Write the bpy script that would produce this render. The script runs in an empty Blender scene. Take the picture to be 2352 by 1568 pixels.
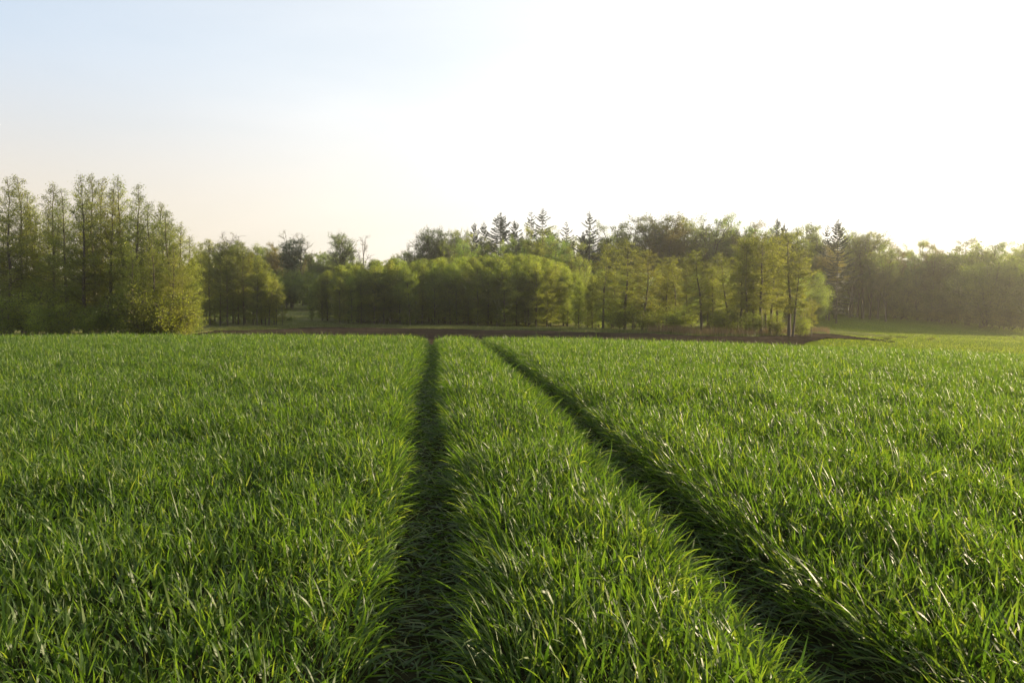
import bpy, math
import numpy as np
from math import radians, sin, cos, tan, pi
from mathutils import Vector, Matrix

# ------------------------------------------------------------------ camera, light, exposure
EYE = 1.95                       # eye height above the soil at the camera, metres
YAW = radians(5.6)               # the camera looks this far right of the wheel tracks (+Y)
PITCH = radians(2.56)
FPX = 1882.0                     # focal length in pixels of a 2352 px wide picture
SUN_AZ = radians(74)             # from +Y towards +X
SUN_EL = radians(14)

scene = bpy.context.scene
cam_data = bpy.data.cameras.new("camera")
cam_data.sensor_width = 36.0
cam_data.lens = 36.0 * FPX / 2352.0
cam_data.clip_start = 0.05
cam_data.clip_end = 3000.0
cam = bpy.data.objects.new("camera", cam_data)
scene.collection.objects.link(cam)
cam.location = (0, 0, EYE)
cam.rotation_euler = (radians(90) - PITCH, 0, -YAW)
scene.camera = cam

world = bpy.data.worlds.new("World")
scene.world = world
world.use_nodes = True
wn, wl = world.node_tree.nodes, world.node_tree.links
wn.clear()
sky = wn.new("ShaderNodeTexSky")
sky.sky_type = 'NISHITA'
sky.sun_disc = False
sky.sun_elevation = SUN_EL
sky.sun_rotation = SUN_AZ
sky.air_density = 1.0
sky.dust_density = 2.5
sky.ozone_density = 1.0
bg = wn.new("ShaderNodeBackground")
bg.inputs['Strength'].default_value = 0.08
wo = wn.new("ShaderNodeOutputWorld")
# a thin, high veil of cloud whitens the evening sky
tcw = wn.new("ShaderNodeTexCoord")
mpw = wn.new("ShaderNodeMapping"); mpw.inputs['Scale'].default_value = (1.0, 1.0, 4.5); mpw.inputs['Rotation'].default_value = (0.15, 0.1, 0.4)
nzw = wn.new("ShaderNodeTexNoise"); nzw.inputs['Scale'].default_value = 1.6; nzw.inputs['Detail'].default_value = 7; nzw.inputs['Distortion'].default_value = 0.6
mrw = wn.new("ShaderNodeMapRange"); mrw.inputs['From Min'].default_value = 0.35; mrw.inputs['From Max'].default_value = 0.7
mrw.inputs['To Min'].default_value = 0.52; mrw.inputs['To Max'].default_value = 0.66
veil = wn.new("ShaderNodeMix"); veil.data_type = 'RGBA'
vt = wn.new("ShaderNodeMix"); vt.data_type = 'RGBA'          # warm low down, cool higher up
vt.inputs[6].default_value = (4.3, 3.6, 3.0, 1); vt.inputs[7].default_value = (3.4, 3.8, 4.35, 1)
vb = wn.new("ShaderNodeMix"); vb.data_type = 'RGBA'          # the veil is brighter towards the sun
vb.inputs[7].default_value = (6.6, 6.3, 5.8, 1)
dots = wn.new("ShaderNodeVectorMath"); dots.operation = 'DOT_PRODUCT'
dots.inputs[1].default_value = (sin(SUN_AZ) * cos(SUN_EL), cos(SUN_AZ) * cos(SUN_EL), sin(SUN_EL))
mrs = wn.new("ShaderNodeMapRange"); mrs.interpolation_type = 'SMOOTHSTEP'
mrs.inputs['From Min'].default_value = -0.25; mrs.inputs['From Max'].default_value = 0.75
mre = wn.new("ShaderNodeMapRange"); mre.inputs['From Min'].default_value = 0.10; mre.inputs['From Max'].default_value = 0.30
mre.interpolation_type = 'SMOOTHSTEP'

wl.new(tcw.outputs['Generated'], mpw.inputs[0]); wl.new(mpw.outputs[0], nzw.inputs['Vector'])
wl.new(nzw.outputs[0], mrw.inputs['Value']); pass
sxw = wn.new("ShaderNodeSeparateXYZ"); wl.new(tcw.outputs['Generated'], sxw.inputs[0])
elw = wn.new("ShaderNodeMapRange"); elw.inputs['From Min'].default_value = 0.0; elw.inputs['From Max'].default_value = 0.42
elw.inputs['To Min'].default_value = 1.3; elw.inputs['To Max'].default_value = 0.9
wl.new(sxw.outputs[2], elw.inputs['Value']); wl.new(sxw.outputs[2], mre.inputs['Value']); wl.new(mre.outputs[0], vt.inputs[0])
wl.new(tcw.outputs['Generated'], dots.inputs[0]); wl.new(dots.outputs['Value'], mrs.inputs['Value'])
wl.new(mrs.outputs[0], vb.inputs[0]); wl.new(vt.outputs[2], vb.inputs[6]); wl.new(vb.outputs[2], veil.inputs[7])
mlw = wn.new("ShaderNodeMath"); mlw.operation = 'MULTIPLY'; wl.new(mrw.outputs[0], mlw.inputs[0]); wl.new(elw.outputs[0], mlw.inputs[1])
wl.new(mlw.outputs[0], veil.inputs[0])
wl.new(sky.outputs[0], veil.inputs[6]); wl.new(veil.outputs[2], bg.inputs[0])
wl.new(bg.outputs[0], wo.inputs[0])

sun_data = bpy.data.lights.new("sun", 'SUN')
sun_data.energy = 5.0
sun_data.angle = radians(0.6)
sun_data.color = (1.0, 0.81, 0.53)
sun = bpy.data.objects.new("sun", sun_data)
scene.collection.objects.link(sun)
sd = Vector((sin(SUN_AZ) * cos(SUN_EL), cos(SUN_AZ) * cos(SUN_EL), sin(SUN_EL)))
sun.rotation_euler = sd.to_track_quat('Z', 'Y').to_euler()
sun.location = (60, 40, 60)

scene.view_settings.view_transform = 'Standard'
scene.view_settings.look = 'None'
scene.view_settings.exposure = 1.6
scene.view_settings.gamma = 1.0
scene.render.engine = 'CYCLES'
scene.cycles.max_bounces = 7
scene.cycles.diffuse_bounces = 3
scene.cycles.glossy_bounces = 2
scene.cycles.transmission_bounces = 4
scene.cycles.volume_bounces = 1
scene.cycles.transparent_max_bounces = 4
scene.cycles.sample_clamp_indirect = 6.0

# ------------------------------------------------------------------ helpers
SA, CA = sin(YAW), cos(YAW)
def to_world(X, D):              # lateral X, depth D of the view -> world x, y
    return X * CA + D * SA, -X * SA + D * CA
def to_view(x, y):
    return x * CA - y * SA, x * SA + y * CA

def smooth(a, b, t):
    t = np.clip((t - a) / (b - a), 0, 1)
    return t * t * (3 - 2 * t)
def softplus(t):
    return np.logaddexp(0, t)

class Noise:
    def __init__(self, seed, n=64):
        self.g = np.random.default_rng(seed).random((n, n)); self.n = n
    def __call__(self, x, y):
        n = self.n
        xi = np.floor(x).astype(int); yi = np.floor(y).astype(int)
        fx = x - xi; fy = y - yi
        fx = fx * fx * (3 - 2 * fx); fy = fy * fy * (3 - 2 * fy)
        g = self.g
        a = g[xi % n, yi % n]; b = g[(xi + 1) % n, yi % n]
        c = g[xi % n, (yi + 1) % n]; d = g[(xi + 1) % n, (yi + 1) % n]
        return (a * (1 - fx) + b * fx) * (1 - fy) + (c * (1 - fx) + d * fx) * fy
N1, N2, N3 = Noise(1), Noise(2), Noise(3)

CROP = 0.30                      # mean height of the crop
def ground(x, y):
    """terrain height in world coordinates"""
    x = np.asarray(x, float); y = np.asarray(y, float)
    X, D = to_view(x, y)
    lx = np.clip(X, -32, 48)
    F = -1.19 - 0.60 * np.exp(-np.clip(D, -4, None) / 11) - CROP
    F = F - (0.018 * lx + 0.0007 * lx * lx)
    F = F - 0.058 * 3.0 * softplus((D - 31.5) / 3.0)
    V = -3.9 - 0.045 * 12 * softplus((np.clip(X, -200, 140) - 28) / 12) + 0.022 * 15 * (softplus((D - 130) / 15) - softplus((D - 270) / 15))
    V = V + 2.4 * smooth(125, 205, D) * smooth(0, -45, X)
    V = V + 2.2 * smooth(170, 236, D) * smooth(50, 80, X)
    V = V + 0.5 * (N1(x / 23, y / 23) - 0.5) * smooth(60, 110, D)
    k = 0.35
    m = np.maximum(F, V)
    g = m + k * np.log(np.exp((F - m) / k) + np.exp((V - m) / k))
    return g + EYE

def ray(u, v):
    """world direction through pixel (u, v) of the 2352 px wide picture"""
    a = (u - 1176) / FPX; b = (784 - v) / FPX
    fwd = cos(PITCH) + b * sin(PITCH); up = -sin(PITCH) + b * cos(PITCH)
    return a / fwd, up / fwd     # per unit of depth: lateral, vertical
def at_depth(u, D, v=700):
    a, b = ray(u, v)
    x, y = to_world(a * D, D)
    return x, y
def hit_ground(u, v, d0=60, d1=400):
    a, b = ray(u, v)
    d = np.linspace(d0, d1, 2000)
    x, y = to_world(a * d, d)
    f = EYE + b * d - ground(x, y)
    i = np.argmax(f < 0)
    if f[i] >= 0: i = len(d) - 1
    return a * d[i], d[i]

def tag(o, label=None, cat=None, group=None, kind=None):
    if label: o['label'] = label
    if cat: o['category'] = cat
    if group: o['group'] = group
    if kind: o['kind'] = kind
    return o

def mesh_np(name, co, quads, mats, tint=None, smooth_sh=True, matidx=None):
    me = bpy.data.meshes.new(name)
    nv, nf = len(co), len(quads)
    k = quads.shape[1]
    me.vertices.add(nv); me.vertices.foreach_set('co', np.ascontiguousarray(co, np.float32).ravel())
    me.loops.add(nf * k); me.loops.foreach_set('vertex_index', np.ascontiguousarray(quads, np.int32).ravel())
    me.polygons.add(nf)
    me.polygons.foreach_set('loop_start', np.arange(nf, dtype=np.int32) * k)
    me.polygons.foreach_set('loop_total', np.full(nf, k, np.int32))
    me.polygons.foreach_set('use_smooth', np.full(nf, smooth_sh, bool))
    for m in mats: me.materials.append(m)
    if matidx is not None: me.polygons.foreach_set('material_index', matidx.astype(np.int32))
    if tint is not None:
        a = me.attributes.new('tint', 'FLOAT', 'POINT'); a.data.foreach_set('value', tint.astype(np.float32))
    me.update(calc_edges=True)
    return me

def grid_mesh(name, xs_fn, nu, nv, mat):
    """xs_fn(u, v) -> x, y, z over the unit square"""
    u, v = np.meshgrid(np.linspace(0, 1, nu), np.linspace(0, 1, nv), indexing='ij')
    x, y, z = xs_fn(u.ravel(), v.ravel())
    idx = np.arange(nu * nv).reshape(nu, nv)
    q = np.stack([idx[:-1, :-1], idx[1:, :-1], idx[1:, 1:], idx[:-1, 1:]], -1).reshape(-1, 4)
    me = mesh_np(name, np.stack([x, y, z], 1), q, [mat])
    return me

def link(name, me, parent=None):
    o = bpy.data.objects.new(name, me); scene.collection.objects.link(o)
    if parent: o.parent = parent
    return o

# ------------------------------------------------------------------ materials
def new_mat(name):
    m = bpy.data.materials.new(name); m.use_nodes = True
    n, l = m.node_tree.nodes, m.node_tree.links
    n.clear()
    out = n.new('ShaderNodeOutputMaterial')
    return m, n, l, out
def rgb(c): return (c[0], c[1], c[2], 1)

def leaf_mat(name, c0, c1, c2, trans, transl_fac=0.5, rough=0.5, spec=0.4, obj_var=0.0):
    """foliage: colour varies leaf by leaf; part of the light passes through"""
    m, n, l, out = new_mat(name)
    at = n.new('ShaderNodeAttribute'); at.attribute_name = 'tint'
    ramp = n.new('ShaderNodeValToRGB')
    ramp.color_ramp.elements[0].color = rgb(c0)
    ramp.color_ramp.elements[1].color = rgb(c2)
    e = ramp.color_ramp.elements.new(0.5); e.color = rgb(c1)
    l.new(at.outputs['Fac'], ramp.inputs[0])
    col = ramp.outputs[0]
    if obj_var > 0:
        oi = n.new('ShaderNodeObjectInfo')
        hs = n.new('ShaderNodeHueSaturation')
        mr = n.new('ShaderNodeMapRange'); mr.inputs['To Min'].default_value = 0.5 - 0.008 * obj_var; mr.inputs['To Max'].default_value = 0.5 + 0.03 * obj_var
        l.new(oi.outputs['Random'], mr.inputs['Value']); l.new(mr.outputs[0], hs.inputs['Hue'])
        mul = n.new('ShaderNodeMath'); mul.operation = 'MULTIPLY'; mul.inputs[1].default_value = 7.13
        fr = n.new('ShaderNodeMath'); fr.operation = 'FRACT'
        l.new(oi.outputs['Random'], mul.inputs[0]); l.new(mul.outputs[0], fr.inputs[0])
        mr2 = n.new('ShaderNodeMapRange'); mr2.inputs['To Min'].default_value = 1 - 0.28 * obj_var; mr2.inputs['To Max'].default_value = 1 + 0.28 * obj_var
        l.new(fr.outputs[0], mr2.inputs['Value']); l.new(mr2.outputs[0], hs.inputs['Value'])
        l.new(col, hs.inputs['Color']); col = hs.outputs[0]
    p = n.new('ShaderNodeBsdfPrincipled')
    p.inputs['Roughness'].default_value = rough
    p.inputs['Specular IOR Level'].default_value = spec
    l.new(col, p.inputs['Base Color'])
    t = n.new('ShaderNodeBsdfTranslucent')
    mx = n.new('ShaderNodeMix'); mx.data_type = 'RGBA'; mx.blend_type = 'MULTIPLY'; mx.inputs[0].default_value = 1
    l.new(col, mx.inputs[6]); mx.inputs[7].default_value = rgb(trans)
    l.new(mx.outputs[2], t.inputs['Color'])
    ms = n.new('ShaderNodeMixShader'); ms.inputs[0].default_value = transl_fac
    l.new(p.outputs[0], ms.inputs[1]); l.new(t.outputs[0], ms.inputs[2])
    l.new(ms.outputs[0], out.inputs[0])
    return m

def bark_mat(name, c0, c1, scale=6.0):
    m, n, l, out = new_mat(name)
    tc = n.new('ShaderNodeTexCoord')
    mp = n.new('ShaderNodeMapping'); mp.inputs['Scale'].default_value = (1, 1, 0.25)
    nz = n.new('ShaderNodeTexNoise'); nz.inputs['Scale'].default_value = scale; nz.inputs['Detail'].default_value = 5
    ramp = n.new('ShaderNodeValToRGB'); ramp.color_ramp.elements[0].color = rgb(c0); ramp.color_ramp.elements[1].color = rgb(c1)
    ramp.color_ramp.elements[0].position = 0.35; ramp.color_ramp.elements[1].position = 0.68
    p = n.new('ShaderNodeBsdfPrincipled'); p.inputs['Roughness'].default_value = 0.9
    l.new(tc.outputs['Object'], mp.inputs[0]); l.new(mp.outputs[0], nz.inputs['Vector'])
    l.new(nz.outputs[0], ramp.inputs[0]); l.new(ramp.outputs[0], p.inputs['Base Color']); l.new(p.outputs[0], out.inputs[0])
    return m

def soil_mat(name, stops, scales=(0.35, 4.0), bump=0.3, rough=0.95, stretch=(1, 1, 1)):
    m, n, l, out = new_mat(name)
    tc = n.new('ShaderNodeTexCoord')
    mp = n.new('ShaderNodeMapping'); mp.inputs['Scale'].default_value = stretch
    l.new(tc.outputs['Object'], mp.inputs[0])
    a = n.new('ShaderNodeTexNoise'); a.inputs['Scale'].default_value = scales[0]; a.inputs['Detail'].default_value = 6
    b = n.new('ShaderNodeTexNoise'); b.inputs['Scale'].default_value = scales[1]; b.inputs['Detail'].default_value = 6; b.inputs['Roughness'].default_value = 0.7
    l.new(mp.outputs[0], a.inputs['Vector']); l.new(mp.outputs[0], b.inputs['Vector'])
    mix = n.new('ShaderNodeMath'); mix.operation = 'ADD'
    l.new(a.outputs[0], mix.inputs[0]); l.new(b.outputs[0], mix.inputs[1])
    hv = n.new('ShaderNodeMath'); hv.operation = 'MULTIPLY'; hv.inputs[1].default_value = 0.5
    l.new(mix.outputs[0], hv.inputs[0])
    ramp = n.new('ShaderNodeValToRGB')
    els = ramp.color_ramp.elements
    els[0].position = stops[0][0]; els[0].color = rgb(stops[0][1])
    els[1].position = stops[-1][0]; els[1].color = rgb(stops[-1][1])
    for pos, c in stops[1:-1]:
        e = els.new(pos); e.color = rgb(c)
    l.new(hv.outputs[0], ramp.inputs[0])
    p = n.new('ShaderNodeBsdfPrincipled'); p.inputs['Roughness'].default_value = rough; p.inputs['Specular IOR Level'].default_value = 0.0
    l.new(ramp.outputs[0], p.inputs['Base Color'])
    bp = n.new('ShaderNodeBump'); bp.inputs['Strength'].default_value = bump; bp.inputs['Distance'].default_value = 0.3
    l.new(b.outputs[0], bp.inputs['Height']); l.new(bp.outputs[0], p.inputs['Normal'])
    l.new(p.outputs[0], out.inputs[0])
    return m

M_wheat = leaf_mat('wheat_leaf', (0.018, 0.045, 0.012), (0.053, 0.095, 0.019), (0.138, 0.166, 0.052), (2.05, 2.05, 0.50), 0.50, 0.46, 0.30)
M_alder = leaf_mat('alder_leaf', (0.074, 0.083, 0.017), (0.124, 0.136, 0.027), (0.180, 0.186, 0.045), (1.9, 1.95, 0.8), 0.58, 0.55, 0.3, 1.0)
M_grove = leaf_mat('young_leaf', (0.072, 0.086, 0.015), (0.122, 0.140, 0.023), (0.185, 0.198, 0.042), (1.9, 2.0, 0.85), 0.58, 0.55, 0.3, 0.8)
M_beech = leaf_mat('beech_leaf', (0.060, 0.076, 0.019), (0.102, 0.120, 0.029), (0.165, 0.168, 0.046), (1.85, 1.95, 0.85), 0.58, 0.55, 0.3, 1.6)
M_fir = leaf_mat('fir_needles', (0.010, 0.020, 0.010), (0.016, 0.030, 0.014), (0.028, 0.045, 0.02), (1.0, 1.1, 0.6), 0.15, 0.6, 0.3, 0.5)
M_ivy = leaf_mat('ivy_leaf', (0.012, 0.026, 0.008), (0.02, 0.042, 0.012), (0.04, 0.07, 0.02), (1.0, 1.2, 0.5), 0.25, 0.45, 0.4, 0.5)
M_bud = leaf_mat('russet_leaf', (0.075, 0.068, 0.022), (0.115, 0.100, 0.030), (0.17, 0.15, 0.045), (1.6, 1.5, 0.7), 0.5, 0.6, 0.3, 0.8)
M_dry = leaf_mat('dry_reed', (0.09, 0.062, 0.035), (0.14, 0.10, 0.055), (0.20, 0.155, 0.085), (1.1, 1.0, 0.8), 0.3, 0.7, 0.2)
M_verge = leaf_mat('verge_grass', (0.030, 0.052, 0.012), (0.070, 0.088, 0.024), (0.18, 0.15, 0.07), (1.4, 1.5, 0.7), 0.4, 0.6, 0.3)
M_mead_blade = leaf_mat('meadow_blade', (0.058, 0.098, 0.012), (0.105, 0.142, 0.016), (0.165, 0.17, 0.03), (2.0, 2.0, 0.5), 0.45, 0.6, 0.15)
M_past = leaf_mat('pasture_blade', (0.05, 0.08, 0.018), (0.10, 0.125, 0.035), (0.26, 0.22, 0.11), (1.6, 1.6, 0.8), 0.45, 0.6, 0.15)  # straw grass, lightened in colour for sunlight that does not reach the gap
M_open = leaf_mat('open_alder_leaf', (0.070, 0.074, 0.014), (0.115, 0.120, 0.021), (0.165, 0.165, 0.036), (1.8, 1.85, 0.8), 0.55, 0.55, 0.3, 0.6)
M_thick = leaf_mat('thicket_leaf', (0.062, 0.082, 0.016), (0.105, 0.134, 0.025), (0.165, 0.188, 0.044), (1.85, 2.0, 0.85), 0.58, 0.55, 0.3, 0.5)
M_bark = bark_mat('bark_grey', (0.028, 0.022, 0.015), (0.075, 0.060, 0.042))
M_barkd = bark_mat('bark_dark', (0.018, 0.014, 0.010), (0.05, 0.042, 0.030))
M_barkp = bark_mat('bark_pale', (0.10, 0.085, 0.065), (0.32, 0.30, 0.25))
M_soil = soil_mat('crop_soil', [(0.3, (0.012, 0.014, 0.006)), (0.7, (0.035, 0.034, 0.016))], (1.5, 12.0), 0.5)
M_plough = soil_mat('ploughed_soil', [(0.35, (0.015, 0.012, 0.009)), (0.5, (0.027, 0.021, 0.016)), (0.68, (0.060, 0.046, 0.034))], (0.25, 2.2), 0.8, stretch=(0.5, 1, 1))  # dark soil, with the grove's shade over the strip put into its colour
M_meadow = soil_mat('meadow_grass', [(0.3, (0.040, 0.072, 0.008)), (0.45, (0.070, 0.105, 0.010)), (0.56, (0.090, 0.12, 0.013)), (0.72, (0.10, 0.11, 0.02))], (0.06, 1.6), 0.5)
M_wild = soil_mat('rough_grass', [(0.3, (0.040, 0.062, 0.014)), (0.48, (0.080, 0.098, 0.026)), (0.6, (0.15, 0.14, 0.07)), (0.75, (0.14, 0.12, 0.065))], (0.10, 1.3), 0.8)

# ------------------------------------------------------------------ terrain
def ground_fn(u, v):
    X = (u - 0.5) * 2; X = np.sign(X) * np.abs(X) ** 1.6 * 420
    D = -60 + 620 * v ** 1.5
    x, y = to_world(X, D)
    z = ground(x, y)
    # stays under the crop sheet and under the two sheets laid on it
    z = z - 0.25 * smooth(80, 72, D) * smooth(78, 66, np.abs(X + 2))
    return x, y, z
tag(link('ground', grid_mesh('ground', ground_fn, 300, 300, M_meadow)), kind='structure')

def crop_fn(u, v):
    X = -64 + 124 * u; D = -14 + 84 * v
    x, y = to_world(X, D)
    return x, y, ground(x, y) + 0.03 * (N2(x * 3, y * 3) - 0.5) - 0.08 * track_depth(x, y)
def track_x(k, y):
    if k == 0: return -0.02 - 0.15 * np.exp(-(y - 3.2) / 2.5) + 0.05 * np.sin(y * 0.35)
    return 2.0 + 0.03 * np.sin(y * 0.5 + 1)
def track_depth(x, y):
    return sum(np.exp(-((x - track_x(k, np.clip(y, 2, None))) / 0.22) ** 2) for k in (0, 1))
tag(link('crop_field_soil', grid_mesh('crop_field_soil', crop_fn, 500, 340, M_soil)), kind='structure')

# ploughed strip between the crop and the trees: its far edge seen in the photograph
edge = [(436, 769), (470, 764), (493, 760), (560, 759), (624, 758), (680, 755), (714, 752), (800, 753), (884, 754), (1050, 757), (1180, 760), (1300, 763),
        (1400, 765), (1501, 768), (1602, 773), (1729, 775), (1800, 772), (1857, 766), (1900, 768), (1950, 774), (2000, 780), (2055, 787)]
EX, ED = zip(*[hit_ground(u, v, 62, 300) for u, v in edge])
EX, ED = np.array(EX), np.array(ED)
def plough_fn(u, v):
    r = u * (len(EX) - 1)
    ex = np.interp(r, np.arange(len(EX)), EX); ed = np.interp(r, np.arange(len(EX)), ED)
    ed = ed + 2.0 * (N1(ex / 2.5, ed * 0 + 3) - 0.5)
    un = ex / ed * FPX + 1176
    near = 70 + (ed - 71) * smooth(1760, 2050, un) ** 0.8 + 6 * (N2(ex / 2.0, ed * 0 + 9) - 0.5) * smooth(1800, 1900, un)
    D = near + (np.maximum(ed, near) - near) * v
    X = ex * D / ed
    x, y = to_world(X, D)
    z = ground(x, y) + 0.04 + 0.16 * N2(x * 1.3, y * 1.3) * smooth(0, 0.05, 1 - v) + 0.05 * N3(x * 4, y * 4)
    return x, y, z
tag(link('ploughed_field', grid_mesh('ploughed_field', plough_fn, 520, 110, M_plough)), kind='structure')

def wild_fn(u, v):               # rough pasture in the gap and under the groves on the left and in the middle
    X = -110 + 175 * u
    d0 = np.interp(X, EX[:18], ED[:18]) - 1.5
    d0 = np.where(X < EX[0], 88, d0)
    D = d0 + (225 - d0) * v ** 1.3
    x, y = to_world(X, D)
    return x, y, ground(x, y) + 0.03 + 0.12 * N2(x * 0.9, y * 0.9)
tag(link('rough_pasture', grid_mesh('rough_pasture', wild_fn, 260, 200, M_wild)), kind='structure')

# ------------------------------------------------------------------ leaves of grass (vectorised ribbons)
def ribbons(rng, x, y, z, L, W, phi, th0, bend, twist, K, tint, curl=None):
    n = len(x)
    t = np.linspace(0, 1, K + 1)[None, :]
    th = th0[:, None] + bend[:, None] * t ** 1.7
    ph = phi[:, None] + (curl[:, None] * t if curl is not None else 0)
    dx = np.sin(th) * np.cos(ph); dy = np.sin(th) * np.sin(ph); dz = np.cos(th)
    ds = (L / K)[:, None]
    def integ(d, p0):
        mid = 0.5 * (d[:, :-1] + d[:, 1:]) * ds
        return p0[:, None] + np.concatenate([np.zeros((n, 1)), np.cumsum(mid, 1)], 1)
    px, py, pz = integ(dx, x), integ(dy, y), integ(dz, z)
    tw = twist[:, None] * t
    sx, sy = -np.sin(ph), np.cos(ph)               # horizontal side vector
    nx, ny, nz = np.cos(th) * np.cos(ph), np.cos(th) * np.sin(ph), -np.sin(th)
    c, s = np.cos(tw), np.sin(tw)
    lx, ly, lz = sx * c + nx * s, sy * c + ny * s, nz * s
    w = W[:, None] * 0.5 * np.clip(0.6 + 2.5 * t, 0, 1) * (1 - t ** 1.5)
    w[:, -1] = W * 0.02
    A = np.stack([px - lx * w, py - ly * w, pz - lz * w], -1)
    B = np.stack([px + lx * w, py + ly * w, pz + lz * w], -1)
    co = np.stack([A, B], 2).reshape(-1, 3)
    base = (np.arange(n) * (K + 1) * 2)[:, None] + (np.arange(K) * 2)[None, :]
    q = np.stack([base, base + 1, base + 3, base + 2], -1).reshape(-1, 4)
    tt = np.repeat(tint, (K + 1) * 2).reshape(n, K + 1, 2)
    return co, q, tt
def join(parts):
    cos_, qs, ts, off = [], [], [], 0
    for co, q, tt in parts:
        cos_.append(co); qs.append(q + off); ts.append(tt.ravel()); off += len(co)
    return np.concatenate(cos_), np.concatenate(qs), np.concatenate(ts)

def wheat():
    rng = np.random.default_rng(11)
    parts = []
    bands = [(1.2, 8, 1550, 5, 1.0), (8, 15, 1300, 4, 1.0), (15, 24, 950, 4, 1.0), (24, 31, 560, 3, 1.15), (31, 40, 400, 3, 1.2)]
    for d0, d1, dens, K, wf in bands:
        half = 0.66 * d1 + 2.5
        n = int((d1 - d0) * 2 * half * dens)
        D = rng.uniform(d0, d1, n); X = rng.uniform(-half, half, n)
        ok = np.abs(X) < 0.66 * D + 2.5
        X, D = X[ok], D[ok]
        x, y = to_world(X, D)
        clump = 0.55 * N1(x * 1.1 + 7, y * 1.1) + 0.45 * N2(x * 3.3, y * 3.3 + 5)
        # signed distance to nearest wheel track
        s0 = x - track_x(0, np.clip(y, 2, None)); s1 = x - track_x(1, np.clip(y, 2, None))
        s = np.where(np.abs(s0) < np.abs(s1), s0, s1)
        a = np.abs(s)
        wob = 0.09 * (N3(x * 2, y * 2) - 0.5) + 0.07 * (N2(x * 5, y * 5) - 0.5)
        inside = smooth(0.36, 0.19, a + wob)
        shoulder = smooth(0.72, 0.30, a + 2 * wob) * (1 - inside)
        keep = rng.random(len(x)) < (0.62 + 0.6 * clump) * (1 - 0.5 * inside)
        x, y, clump, s, inside, shoulder = x[keep], y[keep], clump[keep], s[keep], inside[keep], shoulder[keep]
        n = len(x)
        z = ground(x, y) - 0.08 * track_depth(x, y)
        hf = 0.66 + 0.70 * clump + rng.normal(0, 0.12, n)
        start = rng.uniform(0.02, 0.25, n) * hf * (1 - 0.85 * inside) * (1 - 0.4 * shoulder)
        L = rng.uniform(0.085, 0.20, n) * hf * (1 + 0.5 * shoulder)
        tall = rng.random(n) < 0.05
        L = np.where(tall & (inside < 0.2), L * 1.45, L)
        phi = rng.uniform(0, 2 * pi, n)
        wind = radians(200)                        # tips drift to the left and towards the viewer
        bx = np.cos(phi) + 0.3 * cos(wind); by = np.sin(phi) + 0.3 * sin(wind)
        pull = 1.2 * shoulder + 0.3 * inside
        bx = bx - np.sign(s) * pull; by = by - 0.1 * pull
        phi = np.arctan2(by, bx)
        th0 = np.abs(rng.normal(0.36, 0.32, n)) + 0.38 * shoulder + 1.0 * inside
        bend = np.abs(rng.normal(0.35, 0.40, n)) + 0.05
        droop = rng.random(n) < 0.12
        bend = np.where(droop, bend + 1.1, bend)
        bend = bend * (1 - 0.5 * inside)
        W = rng.uniform(0.011, 0.021, n) * wf
        twist = rng.normal(0, 1.7, n)
        curl = rng.normal(0, 0.5, n)
        tint = np.clip(rng.beta(2.2, 3.2, n) * 0.9 + 0.1 * clump, 0, 1)
        dead = (rng.random(n) < 0.012)
        tint = np.where(dead, 1.0, tint)
        parts.append(ribbons(rng, x, y, z + start, L, W, phi, th0, bend, twist, K, tint, curl))
    co, q, t = join(parts)
    me = mesh_np('young_wheat', co, q, [M_wheat], t)
    return me
tag(link('young_wheat', wheat()), 'lush green young cereal crop covering the whole foreground with two wheel tracks through it', 'crop', kind='stuff')

def scatter_blades(name, seed, X, D, h, w, mat, lean=0.25, K=3, zoff=0.0):
    rng = np.random.default_rng(seed)
    x, y = to_world(X, D); n = len(x)
    z = ground(x, y) + zoff
    return mesh_np(name, *_tri(ribbons(rng, x, y, z, rng.uniform(0.6, 1.2, n) * h, rng.uniform(0.6, 1.3, n) * w, rng.uniform(0, 2 * pi, n),
                   np.abs(rng.normal(0, lean, n)), np.abs(rng.normal(0.3, 0.3, n)), rng.normal(0, 1, n), K, rng.beta(2, 2.5, n))), mat)
def _tri(r): return r[0], r[1]

def blades_obj(name, seed, X, D, h, w, mat, label, cat, lean=0.25, K=3):
    rng = np.random.default_rng(seed)
    x, y = to_world(X, D); n = len(x)
    co, q, t = ribbons(rng, x, y, ground(x, y) - 0.02, rng.uniform(0.5, 1.2, n) * h, rng.uniform(0.6, 1.3, n) * w, rng.uniform(0, 2 * pi, n),
                       np.abs(rng.normal(0, lean, n)), np.abs(rng.normal(0.3, 0.3, n)), rng.normal(0, 1, n), K, rng.beta(2, 2.5, n))
    return tag(link(name, mesh_np(name, co, q, [mat], t.ravel())), label, cat, kind='stuff')

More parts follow.
